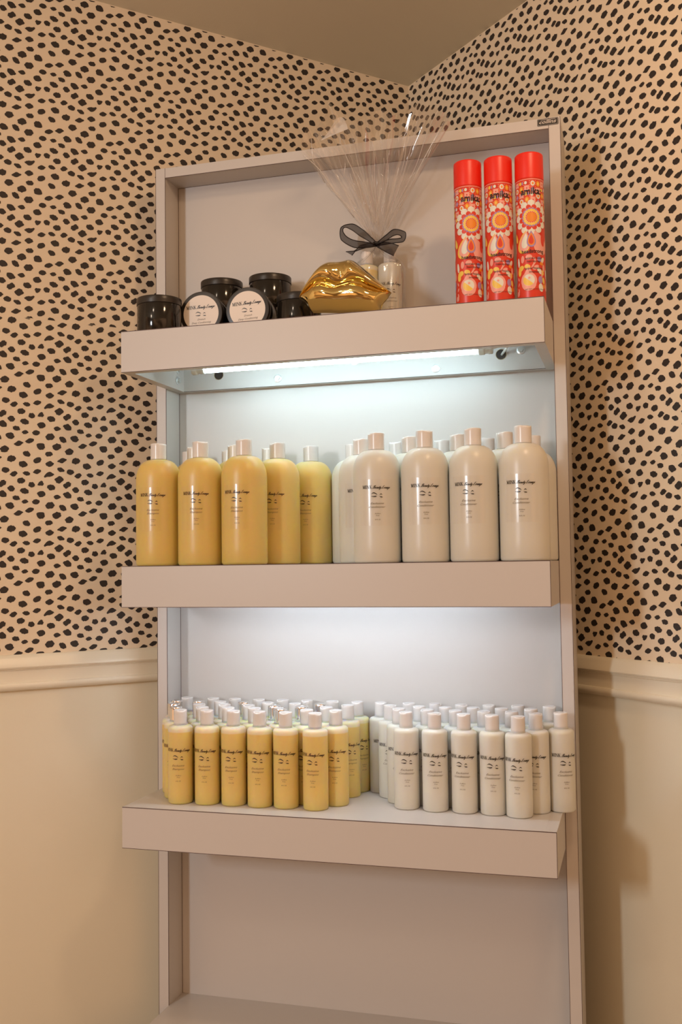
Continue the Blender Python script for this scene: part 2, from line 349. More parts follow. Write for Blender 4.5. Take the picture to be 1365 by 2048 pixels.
def spots(side, mb, sb, zb, hp, vp, smin, smax, zmin, zmax, flip, sc_=1.0):
    rnd = random.Random(3)
    shapes = []
    for (cx, cz, ax, az, bx, bz, k) in TILE:
        n = 18; pts = []
        for i in range(n):
            t = 2*PI*i/n; c_, s_ = math.cos(t), math.sin(t)
            if k == 'e': rad = 1/(abs(c_)**1.75 + abs(s_)**1.75)**(1/1.75)
            elif k == 'd': rad = 1/(abs(c_)**1.35 + abs(s_)**1.35)**(1/1.35)*1.06
            elif k == 's': rad = .86 + .22*abs(math.cos(2*t+.4))
            elif k == 't': rad = .9 + .14*math.cos(3*t - PI/2 - .2)
            else: rad = 1/(abs(c_)**1.6 + abs(s_)**1.6)**(1/1.6)
            rad *= 1.0 + rnd.uniform(-.12, .13)
            qx, qz = rad*c_, rad*s_
            if k == 'b': qz -= .55*(1 - qx*qx) - .45; qz += .1
            pts.append((cx + (qx*ax + qz*bx)*1.0, cz + qx*az + qz*bz))
        shapes.append(((cx, cz), pts))
    i0, i1 = -14, 15
    for i in range(i0, i1):
        for j in range(i0, i1):
            for (c, pts) in shapes:
                def T(p):
                    u, v = p[0]*sc_, p[1]*sc_
                    if flip: u, v = -u, -v
                    u += i*hp; v += j*vp
                    return (sb - u if side == 0 else sb + u, zb + v)
                s0, z0 = T(c)
                if not (smin - .012 < s0 < smax and zmin - .012 < z0 < zmax + .012): continue
                q = [T(p) for p in pts]
                q = [(max(a, .0005), min(max(b, zmin), zmax)) for a, b in q]
                s0 = max(s0, .0005); z0 = min(max(z0, zmin), zmax)
                vs = [on_wall(side, s0, .0005, z0)] + [on_wall(side, a, .0005, b) for a, b in q]
                n = len(q)
                mb.add(vs, [(0, 1+k, 1+(k+1) % n) for k in range(n)], 2)
def wall(side, r1, r2):
    mb = MB(); L = 4.2
    def q(z0, z1, m, off=0):
        mb.add([on_wall(side, 0, off, z0), on_wall(side, L, off, z0), on_wall(side, L, off, z1), on_wall(side, 0, off, z1)], [(0, 1, 2, 3)], m)
    q(ZF, r2 + .01, 1); q(r2 + .01, ZC, 0)
    # wall thickness behind
    mb.add([on_wall(side, -.15, -.12, ZF), on_wall(side, L, -.12, ZF), on_wall(side, L, -.12, ZC), on_wall(side, -.15, -.12, ZC)], [(0, 1, 2, 3)], 1)
    if side == 0:
        spots(0, mb, 1.2080, 2.5282, .1655, .1795, 0, 2.0, 1.9385, ZC - .003, False)
        spots(0, mb, 1.1582, 1.7117, .1660, .1792, 0, 2.0, r2 + .02, 1.9375, True)
    else:
        spots(1, mb, .9185, 1.8090, .1632, .1818, 0, 1.9, r2 + .02, ZC - .003, False, 1.01)
    return structure(mb.build(('wall_left', 'wall_right')[side], [M['paper'], M['paint'], M['spot']]))
R1 = (1.0711, 1.0519); R2 = (.9815, .9576)
wall(0, R1[0], R2[0]); wall(1, R1[1], R2[1])
def big_plane(name, z, m):
    mb = MB(); a = on_wall(0, -.2, -.2, z); A = (KX, KY)
    pts = [(KX + dl[0]*s_ + dr[0]*t, KY + dl[1]*s_ + dr[1]*t, z) for s_, t in ((-.15, -.15), (4.2, -.15), (4.2, 4.2), (-.15, 4.2))]
    up = .08 if z > 1 else -.08
    top = [(x, y, zz + up) for x, y, zz in pts]
    mb.add(pts + top, [(0, 1, 2, 3), (4, 5, 6, 7), (0, 1, 5, 4), (1, 2, 6, 5), (2, 3, 7, 6), (3, 0, 4, 7)])
    return structure(mb.build(name, m))
big_plane('ceiling', ZC, M['ceil']); big_plane('floor', ZF, M['floor'])
def rail(side, z1, z0):
    h = z1 - z0
    prof = [(0, 1), (.006, 1), (.010, .965), (.013, .90), (.017, .80), (.0205, .72), (.0215, .66), (.0195, .615), (.0150, .60), (.0150, .575), (.0125, .56), (.0115, .50), (.0115, .26),
            (.0120, .215), (.0165, .205), (.0185, .17), (.0185, .10), (.016, .04), (.012, .0), (0, 0)]
    mb = MB(); n = len(prof); L = 4.2
    for s_ in (0, L): mb.v += [on_wall(side, s_ if s_ else o, o, z0 + t*h) for o, t in prof]
    for i in range(n-1): mb.f.append((i, i+1, n+i+1, n+i)); mb.m.append(0)
    return structure(mb.build(('trim_1', 'trim_2')[side], M['trim'], smooth=True, angle=35))
rail(0, R1[0], R2[0]); rail(1, R1[1], R2[1])
for side in (0, 1):
    mb = MB(); z0, z1, o, L = ZF, ZF + .15, .018, 4.2
    mb.add([on_wall(side, o, o, z0), on_wall(side, L, o, z0), on_wall(side, L, o, z1), on_wall(side, o, o, z1), on_wall(side, 0, 0, z1), on_wall(side, L, 0, z1)], [(0, 1, 2, 3), (3, 2, 5, 4)])
    structure(mb.build(('baseboard_left', 'baseboard_right')[side], M['trim']))

# ------------------------------------------------------------------ the display unit
T, TT, ZT, D, DS, PF = .02696, .02608, 2.34279, .0815, .14435, .24372
Z1, Z2, Z3, ZB = 1.8522, 1.29094, .72859, .1755
HH = (.0988, .09717, .09451); BT = .024; E = .0011
unit = thing('display_shelf', 'tall white laminate display shelf standing across the room corner with lit shelves', 'shelf', (0, 0, ZF))
def part(mb, name, mats, parent=unit, **k):
    o = mb.build(name, mats, parent, **k)
    return o
def loc(z): return (0, 0, z - ZF)
OZ = (0, 0, -ZF)
LS = [M['lam'], M['seam']]
for x0, x1, inn in ((-T, 0, 0), (1, 1+T, 1)):
    mb = MB(); mb.box(x0, x1, 0, DS, ZF, ZT)
    for xe in (x0, x1):
        mb.box(xe-E/2, xe+E/2, -.0002, .0012, ZF, ZT + .0001, 1)
    bx = part(mb, 'side_panel', LS, loc=OZ)
mb = MB(); mb.box(0, 1, 0, DS, ZT-TT, ZT); mb.box(0, 1, -.0003, .0010, ZT-TT-E/2, ZT-TT+E/2, 1)
mb.box(0, 1, D-.001, D+.0005, ZT-TT-.0006, ZT-TT+.0002, 1)
part(mb, 'top_panel', LS, loc=OZ)
mb = MB(); mb.box(0, 1, D, D+.025, ZB-.1, ZT-TT)
mb.box(-.0001, .0009, D-.0008, D, ZB, ZT-TT, 1)
part(mb, 'back_panel', LS, loc=OZ)
mb = MB(); mb.box(.0005, .9995, -.47, D+.02, ZF, ZB - .025); mb.box(0, 1, -.50, D-.0002, ZB-.024, ZB); mb.box(0, 1, -.5005, -.4995, ZB-.001, ZB+.0003, 1)
part(mb, 'base_cabinet', LS, loc=OZ)
def bolt(parent, x, y, z, axis, r=.0085):
    mb = MB(); mb.lathe([(r*1.25, 0), (r*1.25, .0012), (r*.9, .002)], 24); n = 6
    o = len(mb.v)
    for zz in (.002, .0075):
        for i in range(6): mb.v.append((r*.72*math.cos(i*PI/3), r*.72*math.sin(i*PI/3), zz))
    for i in range(6): mb.f.append((o+i, o+(i+1) % 6, o+6+(i+1) % 6, o+6+i)); mb.m.append(0)
    mb.f.append(tuple(o+6+i for i in range(6))); mb.m.append(0)
    b = mb.build('bolt', M['steel'], parent, loc=(x, y, z))
    b.rotation_euler = (PI/2, 0, 0) if axis == 'y' else (0, PI/2, 0) if axis == 'x' else (0, -PI/2, 0)
    return b
def shelf(z, h, lamp, low):
    mb = MB(); t = .024; g = .0008
    x0, x1 = .0008, .9992
    mb.box(x0, x1, -PF, -PF+t, z-h, z)                     # fascia
    mb.box(x0, x0+t, -PF+t, D-.0005, z-h, z-.0004)         # returns
    mb.box(x1-t, x1, -PF+t, D-.0005, z-h, z-.0004)
    mb.box(x0+t, x1-t, -PF+t, D-.0005, z-BT, z)            # board
    mb.box(x0+t, x1-t, D-.024, D-.0005, z-h, z-BT)         # back rail
    # dark laminate edges
    mb.box(x0, x1, -PF-.0003, -PF+.0012, z-.0012, z+.0003, 1)
    mb.box(x0, x1, -PF-.0003, -PF+.0007, z-h-.0003, z-h+.0009, 1)
    mb.box(x1-.0009, x1+.0002, -PF-.0002, -PF+.0008, z-h, z, 1)
    mb.box(x1-.0005, x1+.0003, -.0012, .0001, z-h, z, 1)
    mb.box(x0+t, x1-t, D-.0245, D-.0235, z-h-.0002, z-h+.0008, 1)
    s = part(mb, 'shelf', LS, loc=OZ)
    if lamp:
        yb = D - .0241
        for xx, zz in ((.2905, z-.0794), (.7065, z-.0810), (.4983, z-.0478), (.9176, z-.0497)): bolt(s, xx, yb, zz, 'y')
        for zz in (z-.046, z-.075): bolt(s, x0+t, .018, zz, 'x')
        for zz in (z-.046, z-.075): bolt(s, x1-t, .018, zz, '-x')
        for xx, zz in ((.1255, z-.0595), (.869, z-.0573)):
            hb = MB(); hb.lathe([(.0125, 0), (.0125, .0006)], 28, 0)
            rg = MB(); 
            hb.tube([(.0125*math.cos(a), .0125*math.sin(a), .0006) for a in [2*PI*i/28 for i in range(29)]], .0007, 6, 1)
            o = hb.build('cable_hole', [M['hole'], M['brass']], s, loc=(xx, yb, zz)); o.rotation_euler = (PI/2, 0, 0)
        zt = z - .0762; yt = -.17 if low else -.10
        fb = MB(); fb.box(.115, .875, yt-.014, yt+.014, z-BT-.022, z-BT+.0); fx = fb.build('lamp_fixture', M['fix'], s); bevel(fx, .002)
        for xx in (.121, .837):
            sb = MB(); sb.lathe([(.010, 0), (.0115, .002), (.0115, .013), (.009, .015), (.009, .021), (.0105, .023), (.0105, .031), (.009, .033)], 24)
            o = sb.build('lamp_socket', M['sock'], s, smooth=True, angle=40, loc=(xx, yt, zt)); o.rotation_euler = (0, PI/2, 0)
            nb = MB(); nb.box(xx+.006, xx+.026, yt-.006, yt+.006, zt+.004, z-BT-.021); nb.build('socket_bracket', M['sock'], s)
        tb = MB(); tb.lathe([(.0085, 0), (.0085, .688)], 24)
        o = tb.build('lamp_tube', M['tube'] if not low else M['tube2'], s, smooth=True, angle=40, loc=(.1520, yt, zt)); o.rotation_euler = (0, PI/2, 0)
        cb = MB(); cb.tube([(.868, yt, zt+.002), (.885, yt+.02, zt+.012), (.893, -.02, zt+.020), (.885, .02, zt+.024), (.871, .056, zt+.018)], .003, 8); cb.build('lamp_cord', M['fix'], s, smooth=True)
    return s
shelf(Z1, HH[0], True, 0); shelf(Z2, HH[1], True, 1); shelf(Z3, HH[2], False, 0)
# maker's badge on the front, top right corner
a = Art()
def rrect(a, cx, cy, w_, h, r, m, layer, sh=.08):
    pts = []
    for (sx, sy, a0) in ((1, 1, 0), (-1, 1, PI/2), (-1, -1, PI), (1, -1, 3*PI/2)):
        for i in range(6):
            t = a0 + i/5*PI/2; pts.append((cx + sx*(w_/2-r) + r*math.cos(t), cy + sy*(h/2-r) + r*math.sin(t)))
    a.poly(pts, m, layer)
bx, bz = .9985, ZT - .0098
rrect(a, bx, bz, .0500, .0170, .003, 0, 0); rrect(a, bx, bz, .0478, .0152, .0025, 1, 2); rrect(a, bx, bz, .0466, .0142, .0022, 0, 4)
a.text('collins', bx, bz-.0036, .0122, 1, 6, shear=.35, width=.040, bold=.015)
a.stroke([(bx-.016, bz+.0052), (bx+.018, bz+.0052)], .0007, 1, 6, 0)
part(a.plane(0, .0006, .00015), 'maker_badge', [M['badge'], M['badgew']], loc=OZ)

# ------------------------------------------------------------------ bottles
def body_profile(R, zs, zn, rn, big):
    pr = [(R*.86, 0), (R*.93, .0006), (R*.975, .0025), (R, .0065 if big else .004)]
    for i in range(1, 6): pr.append((R, .0065 + (zs-.0065)*i/6))
    pr.append((R, zs))
    n = 14 if big else 7
    e = 2.15 if big else 2.6
    for i in range(1, n+1):
        t = i/n*PI/2; c_, s_ = math.cos(t)**(2/e), math.sin(t)**(2/e)
        pr.append((rn + (R-rn)*max(c_, 0), zs + (zn-zs)*s_))
    pr += [(rn, zn+.004)]
    return pr
def make_bottle(name, label, big, kind, chrome=False, group=None):
    t = thing(name, label, 'bottle', group=group)
    R, H = (.0537, .2935) if big else (.0293, .2185)
    rc, hc = (.0188, .038) if big else (.0156, .0345)
    zs, zn = (.203, H-hc-.001) if big else (.172, H-hc-.0012)
    mb = MB(); mb.lathe(body_profile(R, zs, zn, rc*.93 if big else rc*1.02, big), 56)
    mb.build('body', M['white'] if kind == 'Conditioner' else M['amber_big' if big else 'amber_small'], t, smooth=True, angle=50)
    mb = MB(); z0 = H-hc
    pr = [(rc*.97, z0), (rc, z0+.0006)]
    for i in range(1, 8): pr.append((rc, z0 + (hc-.0014)*i/7))
    pr += [(rc-.0004, H-.0005), (rc-.0012, H), (rc*.80, H), (rc*.78, H-.0004), (rc*.5, H-.0004)]
    mb.lathe(pr, 48, 0, notch=(rc*.79, H-.004, .75, .0028))
    cp = mb.build('cap', M['chrome'] if chrome else M['cap'], t, smooth=True, angle=38)
    if chrome: cp['label'] = 'polished chrome cap'
    art = bottle_print(kind, '32 FL OZ' if big else '8 FL OZ')
    zp = .164 if big else .1235
    pm = art.wrap(R, zp, base=.0006 if big else .0004); pm.build('label_print', [M['print'], M['print2']], t)
    if big:
        a = Art(); a.rect(-.040, .037, -.082, .021, 0, 0); a.wrap(R, zp, base=.0003).build('clear_sticker', M['sticker'], t, smooth=True)
    return t
CX, CY = 1.17492, -2.42681
def place(proto, used, x, y, z, twist, label, group, cap_rot):
    if not used: r = proto
    else:
        r = proto.copy(); col.objects.link(r)
        for ch in proto.children:
            c = ch.copy(); col.objects.link(c); c.parent = r
    r.location = P3(x, y, z); az = math.atan2(CX-x, y-CY)
    r.rotation_euler = (0, 0, az + math.radians(twist)); r['label'] = label; r['group'] = group
    for c in r.children:
        if c.name.startswith('cap'): c.rotation_euler = (0, 0, cap_rot)
    return r
ORD = ['first', 'second', 'third', 'fourth', 'fifth', 'sixth', 'seventh', 'eighth']
rb = random.Random(11)
def rows(proto_of, pts, rowdef, z, what, shelfname, group, side, twist, jitter):
    for ri, idx in enumerate(rowdef):
        order = sorted(idx, key=lambda i: pts[i][0])
        for k, i in enumerate(order):
            x, y = pts[i]; key = proto_of(i); pr = protos[key]
            rowname = 'front row' if ri == 0 else 'back row' if ri == len(rowdef)-1 else ORD[ri] + ' row back'
            ch = ' with chrome cap' if 'chrome' in key else ''
            lab = what + ch + ' on ' + shelfname + ', ' + rowname + ', ' + ORD[k] + ' from left'
            tw = twist[i] if i in twist else twist[-1] + rb.uniform(-jitter, jitter)
            place(pr[0], pr[1], x, y, z, tw, lab, group, rb.choice((-1, 1))*rb.uniform(.1, 1.3))
            pr[1] = True
protos = {
 'big_amber': [make_bottle('shampoo_bottle', 'b', True, 'Shampoo'), False],
 'big_white': [make_bottle('conditioner_bottle', 'b', True, 'Conditioner'), False],
 'small_amber': [make_bottle('small_shampoo_bottle', 'b', False, 'Shampoo'), False],
 'small_chrome': [make_bottle('small_shampoo_bottle', 'b', False, 'Shampoo', True), False],
 'small_white': [make_bottle('small_conditioner_bottle', 'b', False, 'Conditioner'), False],
}
BIG_A = [(0.0714, -0.1901), (0.1813, -0.1903), (0.2928, -0.1914), (0.3415, -0.0943), (0.3966, -0.0008), (0.1231, -0.0946), (0.2317, -0.0941), (0.0671, -0.0015), (0.1766, -0.0001), (0.2861, -0.0001)]
BIG_B = [(0.6118, -0.1851), (0.7236, -0.1855), (0.8325, -0.186), (0.9425, -0.1879), (0.5521, -0.0945), (0.669, -0.0916), (0.7824, -0.0897), (0.8911, -0.0922), (0.5052, 0.0035), (0.6162, 0.0033), (0.728, 0.0045), (0.8366, 0.0044), (0.9452, 0.0019)]
SMALL_A = [(0.1141, -0.1661), (0.1808, -0.1611), (0.247, -0.1575), (0.313, -0.1578), (0.3768, -0.156), (0.4493, -0.1569), (0.4838, -0.1053), (0.4874, -0.0142), (0.4948, 0.0479), (0.0798, -0.1171), (0.1473, -0.1116), (0.2134, -0.108), (0.2803, -0.1059), (0.346, -0.1043), (0.4136, -0.1089), (0.4465, -0.0586), (0.0496, -0.0655), (0.1161, -0.0606), (0.1825, -0.0568), (0.2463, -0.0567), (0.3128, -0.0545), (0.3831, -0.0575), (0.4157, -0.0073), (0.0304, -0.0089), (0.0902, -0.0067), (0.15, -0.0067), (0.2145, -0.0061), (0.278, -0.0057), (0.35, -0.0077), (0.0322, 0.0509), (0.1064, 0.0509), (0.1662, 0.0509), (0.2325, 0.0509), (0.2973, 0.0509), (0.362, 0.0509), (0.4293, 0.0509)]
SMALL_B = [(0.6514, -0.0998), (0.7195, -0.1075), (0.7867, -0.1074), (0.8515, -0.1107), (0.9103, -0.1215), (0.9442, -0.0722), (0.998, -0.046), (0.6227, -0.0474), (0.6921, -0.0543), (0.7593, -0.0543), (0.8257, -0.0568), (0.8883, -0.0511), (0.59, 0.0027), (0.6623, -0.0025), (0.7263, -0.0044), (0.7927, -0.0012), (0.8586, 0.0008), (0.9268, 0.0024), (0.5547, 0.0509), (0.6254, 0.0509), (0.6913, 0.0498), (0.7565, 0.0472), (0.822, 0.0509), (0.8912, 0.0509), (0.9652, 0.0509)]
CHROME = {9, 16, 23, 24, 26, 13, 20, 21, 22}
rows(lambda i: 'big_amber', BIG_A, [[0, 1, 2], [5, 6, 3], [7, 8, 9, 4]], Z2, 'large amber shampoo bottle', 'middle shelf', 'large amber shampoo bottles on the middle shelf', 0,
     {0: -15.6, 1: -12.5, 2: -20, 3: -16, 4: -17, -1: -14}, 4)
rows(lambda i: 'big_white', BIG_B, [[0, 1, 2, 3], [4, 5, 6, 7], [8, 9, 10, 11, 12]], Z2, 'large white conditioner bottle', 'middle shelf', 'large white conditioner bottles on the middle shelf', 1,
     {0: 0, 1: 0, 2: -13, 3: -7, 4: -2, 8: 0, -1: -6}, 5)
rows(lambda i: 'small_chrome' if i in CHROME else 'small_amber', SMALL_A, [[0, 1, 2, 3, 4, 5], [9, 10, 11, 12, 13, 14, 6], [16, 17, 18, 19, 20, 21, 15], [23, 24, 25, 26, 27, 28, 22, 7], [29, 30, 31, 32, 33, 34, 35, 8]],
     Z3, 'small amber shampoo bottle', 'lowest shelf', 'small amber shampoo bottles on the lowest shelf', 0,
     {0: -13, 1: -16, 2: -15, 3: -13, 4: -12, 5: -16, 6: -10, 7: 14, 8: 30, -1: -12}, 8)
rows(lambda i: 'small_white', SMALL_B, [[0, 1, 2, 3, 4], [7, 8, 9, 10, 11, 5, 6], [12, 13, 14, 15, 16, 17], [18, 19, 20, 21, 22, 23, 24]],
     Z3, 'small white conditioner bottle', 'lowest shelf', 'small white conditioner bottles on the lowest shelf', 1,
     {0: 0, 1: 0, 2: -12, 3: -2, 4: -11, 5: -14, 6: 18, 18: 25, -1: -4}, 8)

# ------------------------------------------------------------------ black jars
JH, JR, JL = .088, .0535, .0548
def make_jar(label, lidlabel):
    t = thing('cosmetic_jar', label, 'jar', group='black jars on the top shelf')
    mb = MB(); mb.lathe([(JR*.9, 0), (JR*.97, .001), (JR, .004), (JR, .03), (JR, JH-.0185), (JR*.985, JH-.017), (JR*.985, JH-.0155)], 64)
    mb.build('body', M['black'], t, smooth=True, angle=40)
    mb = MB(); mb.lathe([(JL*.975, JH-.0175), (JL, JH-.0168), (JL, JH-.010), (JL, JH-.0018), (JL*.985, JH-.0003), (JL*.96, JH), (JL*.5, JH)], 64)
    mb.build('lid', M['lid'], t, smooth=True, angle=40)
    if lidlabel:
        a = Art(); k = 1.13
        n = 64; a.poly([(.0452*math.cos(2*PI*i/n), .0452*math.sin(2*PI*i/n)) for i in range(n)], 2, 0)
        y0 = .0120
        serif_mink(a, -.0365, y0, .0085, .0245, 0, 2); script_text(a, 'Beauty Lounge', -.0100, y0+.0006, .0036, .048, 0, 2)
        eyes(a, -.001, y0 + .0015, 1.05, 0, 2)
        a.text('Drench', .0005, y0-.0285, .0062, 1, 2, shear=.45, width=.0205)
        a.text('Deep Conditioning', .0000, y0-.0365, .0062, 1, 2, shear=.45, width=.0500)
        a.text('Treatment', .0000, y0-.0440, .0062, 1, 2, shear=.45, width=.0270)
        mb = MB()
        for tri, m, layer in a.t:
            p, q, r3 = tri
            if (q[0]-p[0])*(r3[1]-p[1]) - (q[1]-p[1])*(r3[0]-p[0]) < 0: tri = (p, r3, q)
            mb.add([(v[0], v[1], JH + .0004 + .00015*layer) for v in tri], [(0, 1, 2)], m)
        mb.build('lid_label', [M['print'], M['print2'], M['label']], t)
    return t
def cp(proto):
    r = proto.copy(); col.objects.link(r)
    for ch in proto.children:
        c = ch.copy(); col.objects.link(c); c.parent = r
    return r
j = make_jar('low black jar standing at the left end of the top shelf', False); j.location = P3(.0680, -.1750, Z1+.0002)
jj = [(.4010, -.092, 0, 'single black jar standing partly behind the gold lips'),
      (.149, .026, 0, 'bottom black jar of the left stack, behind the tipped jars'),
      (.149, .026, JH, 'top black jar of the left stack of two'),
      (.2836, .026, 0, 'bottom black jar of the right stack, behind the tipped jars'),
      (.2836, .026, JH, 'top black jar of the right stack, the highest jar on the shelf')]
for x, y, dz, lab in jj:
    r = cp(j); r.location = P3(x, y, Z1 + .0002 + dz*1.003); r['label'] = lab
lj = make_jar('black jar on its side, cream lid label facing out, left of two', True)
lj2 = cp(lj); lj2['label'] = 'black jar on its side, cream lid label facing out, right of two'
for o, x, az, rl in ((lj, .1635, 4, .035), (lj2, .2850, 4, .07)):
    g = math.radians(az)
    # jar axis (local +Z) points out of the shelf towards the room
    ax = Vector((math.sin(g), -math.cos(g), 0)); up = Vector((0, 0, 1)); rt = up.cross(ax)
    rot = Matrix((rt, up, ax)).transposed() @ Matrix.Rotation(rl, 3, 'Z')
    face = Vector((x, -.141, Z1 + JL + .0003)); base = face - ax*JH
    o.matrix_world = Matrix.Translation(P3(*base)) @ rot.to_4x4()

# ------------------------------------------------------------------ gold lips
def lerp_tab(tab, x):
    if x <= tab[0][0]: return tab[0][1]
    for (a, b), (c, d) in zip(tab, tab[1:]):
        if x <= c:
            t = (x-a)/(c-a); t = t*t*(3-2*t)*.35 + t*.65; return b + (d-b)*t
    return tab[-1][1]
def lips():
    def cv(px, py):
        X = 590 + px/5.935; Y_ = 480 + py/5.935
        return (.4267 + (X-604)*.001216, 1.9971 - .001184*(Y_-523) - .000106*(X-700) - Z1)
    top = [cv(*p) for p in [(83, 715), (140, 632), (200, 550), (265, 465), (330, 375), (395, 315), (460, 282), (520, 283), (570, 284), (630, 272), (690, 256), (750, 275), (820, 335), (900, 400), (970, 462), (1040, 525), (1100, 580), (1167, 645)]]
    mouth = [cv(*p) for p in [(83, 718), (200, 650), (300, 585), (390, 560), (470, 590), (560, 615), (640, 590), (740, 560), (850, 575), (960, 625), (1060, 650), (1167, 648)]]
    bot0 = [cv(*p) for p in [(83, 722), (140, 765), (190, 830), (240, 905), (1020, 905), (1060, 790), (1110, 735), (1167, 652)]]
    bot = []
    for x, z in bot0: bot.append((x, max(z, .0004)))
    xl, xr = top[0][0], top[-1][0]; xm = (xl+xr)/2; hw = (xr-xl)/2
    mb = MB(); NU, NV = 96, 56
    def shape(u, v):
        e = -math.cos(u*PI); x = xm + hw*e*.9995; q = (x-xm)/hw
        t, m_, b = lerp_tab(top, x), lerp_tab(mouth, x), lerp_tab(bot, x)
        m_ = min(max(m_, b+.0005), t-.0005)
        D0 = .050*max(0, 1-abs(q)**2.4)**.6 + .002
        dip = math.exp(-((q)/.13)**2)
        if v < .5:
            w_ = v/.5; z = t + (m_-t)*w_
            prof = math.sin(PI*min(1, w_*1.02))**.62
            y = D0*(prof*(1 - .28*dip*math.sin(PI*w_)) * (1-.15*w_) + .42*w_**3)
        else:
            w_ = (v-.5)/.5; z = m_ + (b-m_)*w_
            base = .42*(1-w_)**4
            side = .92 + .14*math.cos(q*PI*1.9)*-.4
            y = D0*(1.08*math.sin(PI*(w_**.85))**.60*side + base)
            if w_ > .999: y = 0
        return x, -y - .0, z
    mb.grid(shape, NU, NV)
    def back(u, v):
        x, y, z = shape(u, v); return x, .012*max(0, 1-abs((x-xm)/hw)**2.5)*math.sin(PI*v)**.5, z
    mb.grid(lambda u, v: back(1-u, v), NU, 20)
    o = mb.build('lips_ornament', M['gold'], None, smooth=True, loc=(0, -.165, Z1 + .0002))
    o['label'] = 'shiny gold kissing lips ornament in the centre of the top shelf'; o['category'] = 'ornament'
    sd = o.modifiers.new('smooth', 'SMOOTH'); sd.factor = .5; sd.iterations = 12
    return o
lips()

# ------------------------------------------------------------------ gift bag and its two bottles
BX, BY = .571, .035
gb = cp(protos['small_amber'][0]); gb.location = P3(.5397, BY, Z1+.0022); gb.rotation_euler = (0, 0, .3)
gb['label'] = 'small amber shampoo bottle inside the clear cellophane gift bag'; gb['group'] = 'bottles in the gift bag'
gw = cp(protos['small_white'][0]); gw.location = P3(.5993, BY, Z1+.0022); gw.rotation_euler = (0, 0, .22)
gw['label'] = 'small white conditioner bottle inside the clear cellophane gift bag'; gw['group'] = 'bottles in the gift bag'
bag = thing('gift_bag', 'clear cellophane gift bag tied with black ribbon behind the gold lips', 'gift bag', (BX, BY, Z1))
NX, NZ = -.004, .2370        # neck relative to bag origin
rg = random.Random(5)
def pouch(u, v):
    a = 2*PI*u; c_, s_ = math.cos(a), math.sin(a); e = 2/3.2
    sx = math.copysign(abs(c_)**e, c_); sy = math.copysign(abs(s_)**e, s_)
    if v < .78: k = 1; z = v/.78*.178
    else:
        w_ = (v-.78)/.22; k = 1 - .965*(w_**1.5)*(2.1-1.1*w_)*.999; k = max(k, .05); z = .178 + w_*(NZ-.178)
    wr = 1 + .03*math.sin(9*a + 6*v) + .02*math.sin(17*a - 11*v) + (.22*math.sin(13*a)*(1-k))
    cx = NX*(1-k)
    return cx + .0655*k*sx*wr, .036*k*sy*wr, z + .002*math.sin(7*a+3*v)
mb = MB(); mb.grid(pouch, 120, 40, wrap=True); mb.build('pouch', M['film'], bag, smooth=True, loc=(0, 0, .0006))
# gathered fan above the ribbon
PXU = 1/850.
def fan_dir(s):       # s 0..1 left to right, returns (x, z) of rim relative to neck
    tab = [(0, (-.150, .205)), (.10, (-.138, .262)), (.2, (-.100, .285)), (.3, (-.068, .315)), (.42, (-.010, .270)), (.55, (.035, .275)), (.68, (.095, .285)), (.8, (.15, .285)), (.9, (.20, .275)), (1, (.215, .235))]
    for (a, p), (b, q) in zip(tab, tab[1:]):
        if s <= b:
            t = (s-a)/(b-a); return (p[0]+(q[0]-p[0])*t, p[1]+(q[1]-p[1])*t)
    return tab[-1][1]
def fan(sign, ph):
    def fn(u, v):
        x, z = fan_dir(u); k = .04 + .96*v
        pl = (.016*math.sin(u*34+ph) + .010*math.sin(u*71+2*ph) + .006*math.sin(u*23 + v*9 + ph))*v**.8
        tri = abs(((u*11+ph) % 1)*2-1)-.5
        y = sign*(.036*(math.sin(PI*u)**.7)*v**.8) + pl*.7 + tri*.012*v
        ridge = .006*math.sin(v*14+u*40+ph)*v
        return (NX + x*k + .004*math.sin(u*50+ph)*v + ridge*.6, max(-.20, min(.038, y*.8 - .135*v)), NZ + z*k*.94 + .010*math.sin(u*26+ph*3)*v**3 + ridge*.5)
    return fn
mb = MB(); mb.grid(fan(1, 0.4), 150, 26); mb.grid(fan(-1, 2.1), 150, 26); mb.build('gathered_top', M['film'], bag, smooth=True, angle=24)
cr = MB()  # fold ridges, their highlights put into the whitish colour
f1, f2 = fan(1, .4), fan(-1, 2.1)
for u0, a0, a1, r0 in ((.02, .35, 1, .0006), (.06, .0, .55, .0005), (.13, .02, .7, .0004), (.22, 0, .75, .0004), (.3, .1, 1, .0004), (.37, 0, .9, .0004), (.46, .05, .5, .0004), (.55, 0, .8, .0004), (.62, .2, .95, .0004), (.68, .0, .7, .0004), (.75, .3, 1, .0005), (.83, .1, .9, .0004), (.88, .2, 1, .0004), (.95, .3, 1, .0004)):
    f = f2 if rg.random() < .75 else f1
    cr.tube([f(min(1, u0 + .012*math.sin(t*5)), a0 + (a1-a0)*t) for t in [i/14 for i in range(15)]], [1.5*r0*(.4 + math.sin(PI*i/14)) for i in range(15)], 5)
for k in range(46):  # short slivers added as glints, the shine put into their colour
    u0, a0 = rg.random(), rg.random()**1.6*.8 + .03; du, da = rg.uniform(-.05, .05), rg.uniform(.02, .10)
    cr.tube([f2(min(1, max(0, u0 + du*t)), a0 + da*t) for t in [i/5 for i in range(6)]], [.0008*math.sin(PI*(i+.3)/5.6) for i in range(6)], 5)
e0, e1, e2 = f2(.0, .72), f2(.03, .86), f2(.10, .92)
cr.tube([f2(0.0, .30), f2(0.0, .5), e0], .0009, 6); cr.tube([e0, e1, e2], .0008, 6)
cr.build('crease_glint', M['crease_glint'], bag, smooth=True)
